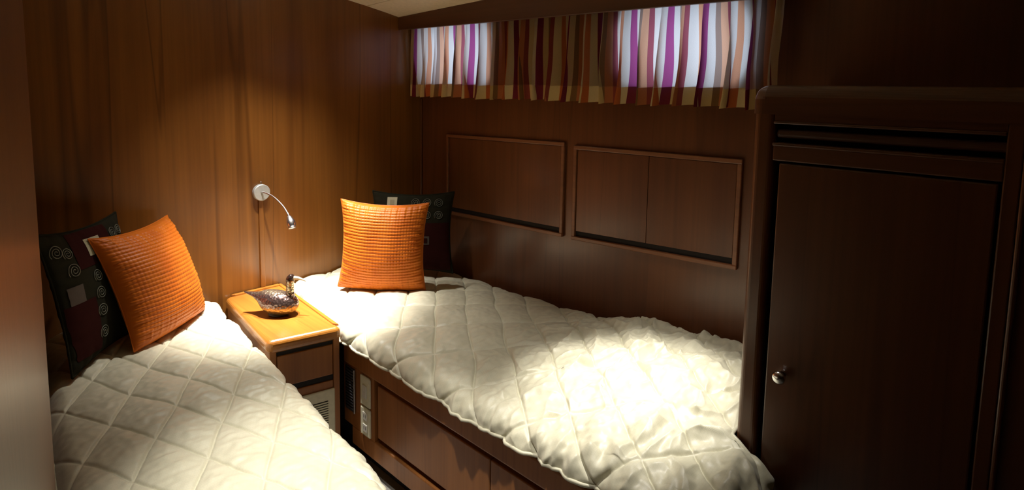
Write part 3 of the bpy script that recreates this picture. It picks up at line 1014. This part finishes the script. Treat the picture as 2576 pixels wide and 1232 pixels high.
# irregular pleats: phase advances unevenly
ph = np.cumsum(1.0 + 0.55 * gnoise(yy * 5.0, yy * 0 + 0.5, 61)) / ny_ * 2 * np.pi * 23
amp = 0.022 + 0.016 * gnoise(yy * 7.0, yy * 0 + 2.5, 62)
zz = np.linspace(0, 1, nz_)                      # 0 top, 1 hem
Pc = np.zeros((ny_, nz_, 3)); UVc = np.zeros((ny_, nz_, 2))
for j, q in enumerate(zz):
    k = 0.55 + 0.75 * q
    sway = 0.028 * gnoise(yy * 9 + 3, yy * 0 + q * 1.3, 63) * (0.3 + q)
    X = 2.045 + amp * k * np.sin(ph + 0.5 * q * gnoise(yy * 4, yy * 0 + 7, 64)) + 0.004 * gnoise(yy * 60, yy * 0 + q * 3, 65) * (1 - q)
    Y = yy + 0.020 * k * np.cos(ph * 1.0 + 0.7) + sway
    ztop = 1.965
    zb = 1.566 + 0.010 * gnoise(yy * 3.0, yy * 0 + 1.5, 66) + 0.004 * np.sin(ph)
    Z = ztop + (zb - ztop) * q
    Pc[:, j] = np.stack([X, Y, Z], -1)
mid = Pc[:, nz_ // 2]
arc = np.concatenate([[0], np.cumsum(np.linalg.norm(np.diff(mid, axis=0), axis=1))])
UVc[..., 0] = arc[:, None]; UVc[..., 1] = zz[None, :]
hem_j = 24
link("cloth", grid_mesh("cloth", Pc[:, :hem_j + 1], UVc[:, :hem_j + 1]), "curtain_cloth", t, smooth=True)
link("hem", grid_mesh("hem", Pc[:, hem_j:], UVc[:, hem_j:]), "curtain_hem_cloth", t, smooth=True)
obj("curtain_rod", bm_tube([(2.045, 2.81, 1.962), (2.045, 0.70, 1.962)], 0.006, 10), "dark_metal", t, smooth=True)

# ------------------------------------------------------------------ wall lockers under the curtain
def locker(y0, y1, zt0, zt1, zb0, zb1, splits, label):
    """y0 near end, y1 headboard end; top and bottom heights at each end"""
    t = thing("wall_locker", (W, (y0 + y1) / 2, min(zb0, zb1)), label, "cabinet", "wall lockers above the bed")
    w = 0.018
    def zt(y): return zt0 + (zt1 - zt0) * (y - y0) / (y1 - y0)
    def zb(y): return zb0 + (zb1 - zb0) * (y - y0) / (y1 - y0)
    def bar(ya, yb, za, zb_, d0, d1, mat, name, bev=0.003):
        # za / zb_: functions for the lower and upper edge
        q = [(W - d1, ya, za(ya)), (W - d0, ya, za(ya)), (W - d0, yb, za(yb)), (W - d1, yb, za(yb)),
             (W - d1, ya, zb_(ya)), (W - d0, ya, zb_(ya)), (W - d0, yb, zb_(yb)), (W - d1, yb, zb_(yb))]
        return obj(name, bm_hexa(q, bev, 2), mat, t)
    bar(y0, y1, lambda y: zt(y) - w, zt, 0.0005, 0.016, "teak_trim", "top_trim")
    bar(y0, y1, zb, lambda y: zb(y) + w, 0.0005, 0.018, "teak_trim", "bottom_trim")
    bar(y0, y0 + w, lambda y: zb(y) + w * 0.9, lambda y: zt(y) - w * 0.9, 0.0005, 0.016, "teak_trim", "side_trim")
    bar(y1 - w, y1, lambda y: zb(y) + w * 0.9, lambda y: zt(y) - w * 0.9, 0.0005, 0.016, "teak_trim", "side_trim")
    bar(y0 + w, y1 - w, lambda y: zb(y) + w, lambda y: zb(y) + w + 0.05, 0.0005, 0.0020, "void_black", "slot", 0)  # black strip painting in the shade of the gap under the doors
    edges = [y0 + w + 0.002] + splits + [y1 - w - 0.002]
    for a_, b_ in zip(edges, edges[1:]):
        bar(a_ + 0.0012, b_ - 0.0012, lambda y: zb(y) + w + 0.024, lambda y: zt(y) - w - 0.002, 0.0010, 0.0085, "teak_z", "sliding_door", 0.001)


locker(1.712, 2.578, 1.373, 1.354, 0.918, 0.892, [], "wall locker with a single flush teak door nearest the dark cushion")
locker(0.868, 1.656, 1.373, 1.363, 0.952, 0.918, [1.262], "wall locker with a pair of flush teak doors next to the wardrobe")

# ------------------------------------------------------------------ wardrobe
wx = 1.55
t = thing("wardrobe", (1.80, 0.30, 0.0), "tall dark teak wardrobe with rounded top standing at the foot of the bed", "wardrobe")
ZW = 1.640
yl, yr = 0.607, 0.066
obj("side_panel", bm_box((wx + 0.02, yl - 0.018, 0.0), (W - 0.002, yl, ZW - 0.03), 0.002, 1), "teak_z", t)
obj("post", bm_box((wx, 0.552, 0.0), (wx + 0.045, yl, ZW - 0.035), 0.016, 5), "teak_z", t)
obj("back_of_opening", bm_box((wx + 0.05, -0.60, 0.0), (W - 0.002, 0.590, ZW - 0.03)), "void_black", t)  # black block painting in the shade behind the door gap
# rounded cap rail
bm = bm_box((wx - 0.004, -0.60, 1.565), (W - 0.002, yl + 0.010, ZW), 0, 1)
es = [e for e in bm.edges if (abs(e.verts[0].co.z - e.verts[1].co.z) > 0.02 and e.verts[0].co.x < wx + 0.01 and e.verts[0].co.y > 0.5)
      or (min(v.co.z for v in e.verts) > 1.6 and (max(v.co.x for v in e.verts) < wx + 0.012 or min(v.co.y for v in e.verts) > 0.58))]
bmesh.ops.bevel(bm, geom=es, offset=0.036, segments=9, affect='EDGES', profile=0.5)
obj("cap_rail", bm, "teak_y", t)
obj("louvre_back", bm_box((wx + 0.040, -0.60, 1.470), (wx + 0.049, 0.552, 1.570)), "void_black", t)  # black sheet painting in the shade behind the slat
obj("louvre_slat", bm_box((wx + 0.008, 0.060, 1.504), (wx + 0.030, 0.552, 1.528), 0.010, 4), "teak_dark", t)
obj("louvre_lip", bm_box((wx - 0.003, 0.094, 1.541), (wx + 0.03, 0.556, 1.549), 0.003), "teak_y", t)
obj("louvre_lip", bm_box((wx - 0.003, 0.094, 1.484), (wx + 0.03, 0.556, 1.493), 0.003), "teak_y", t)
obj("upper_rail", bm_box((wx, 0.094, 1.547), (wx + 0.04, 0.554, 1.575)), "teak_y", t)
obj("middle_rail", bm_box((wx, 0.094, 1.446), (wx + 0.04, 0.554, 1.486), 0.003), "teak_y", t)
dr = obj("door", bm_box((wx + 0.004, 0.100, 0.05), (wx + 0.028, 0.538, 1.440), 0.004, 2), "teak_z", t)
kn = (wx + 0.004, 0.496, 0.883)
obj("knob", bm_lathe([(0.009, 0.0), (0.007, 0.006), (0.0065, 0.012), (0.012, 0.016), (0.0165, 0.021), (0.017, 0.026), (0.013, 0.031), (0.0, 0.033)], kn, (-1, 0, 0), 24), "chrome", dr, smooth=True)
obj("stile", bm_box((wx, yr, 0.0), (wx + 0.04, 0.094, 1.575), 0.003), "teak_z", t)
obj("edge_bead", bm_box((wx - 0.008, yr - 0.012, 0.0), (wx + 0.03, yr - 0.001, 1.60), 0.005, 3), "teak_z", t)
obj("filler_panel", bm_box((wx + 0.004, -0.60, 0.0), (wx + 0.03, yr - 0.012, 1.575)), "teak_z", t)
obj("plinth", bm_box((wx + 0.02, 0.09, 0.0), (wx + 0.045, 0.56, 0.05)), "void_black", t)
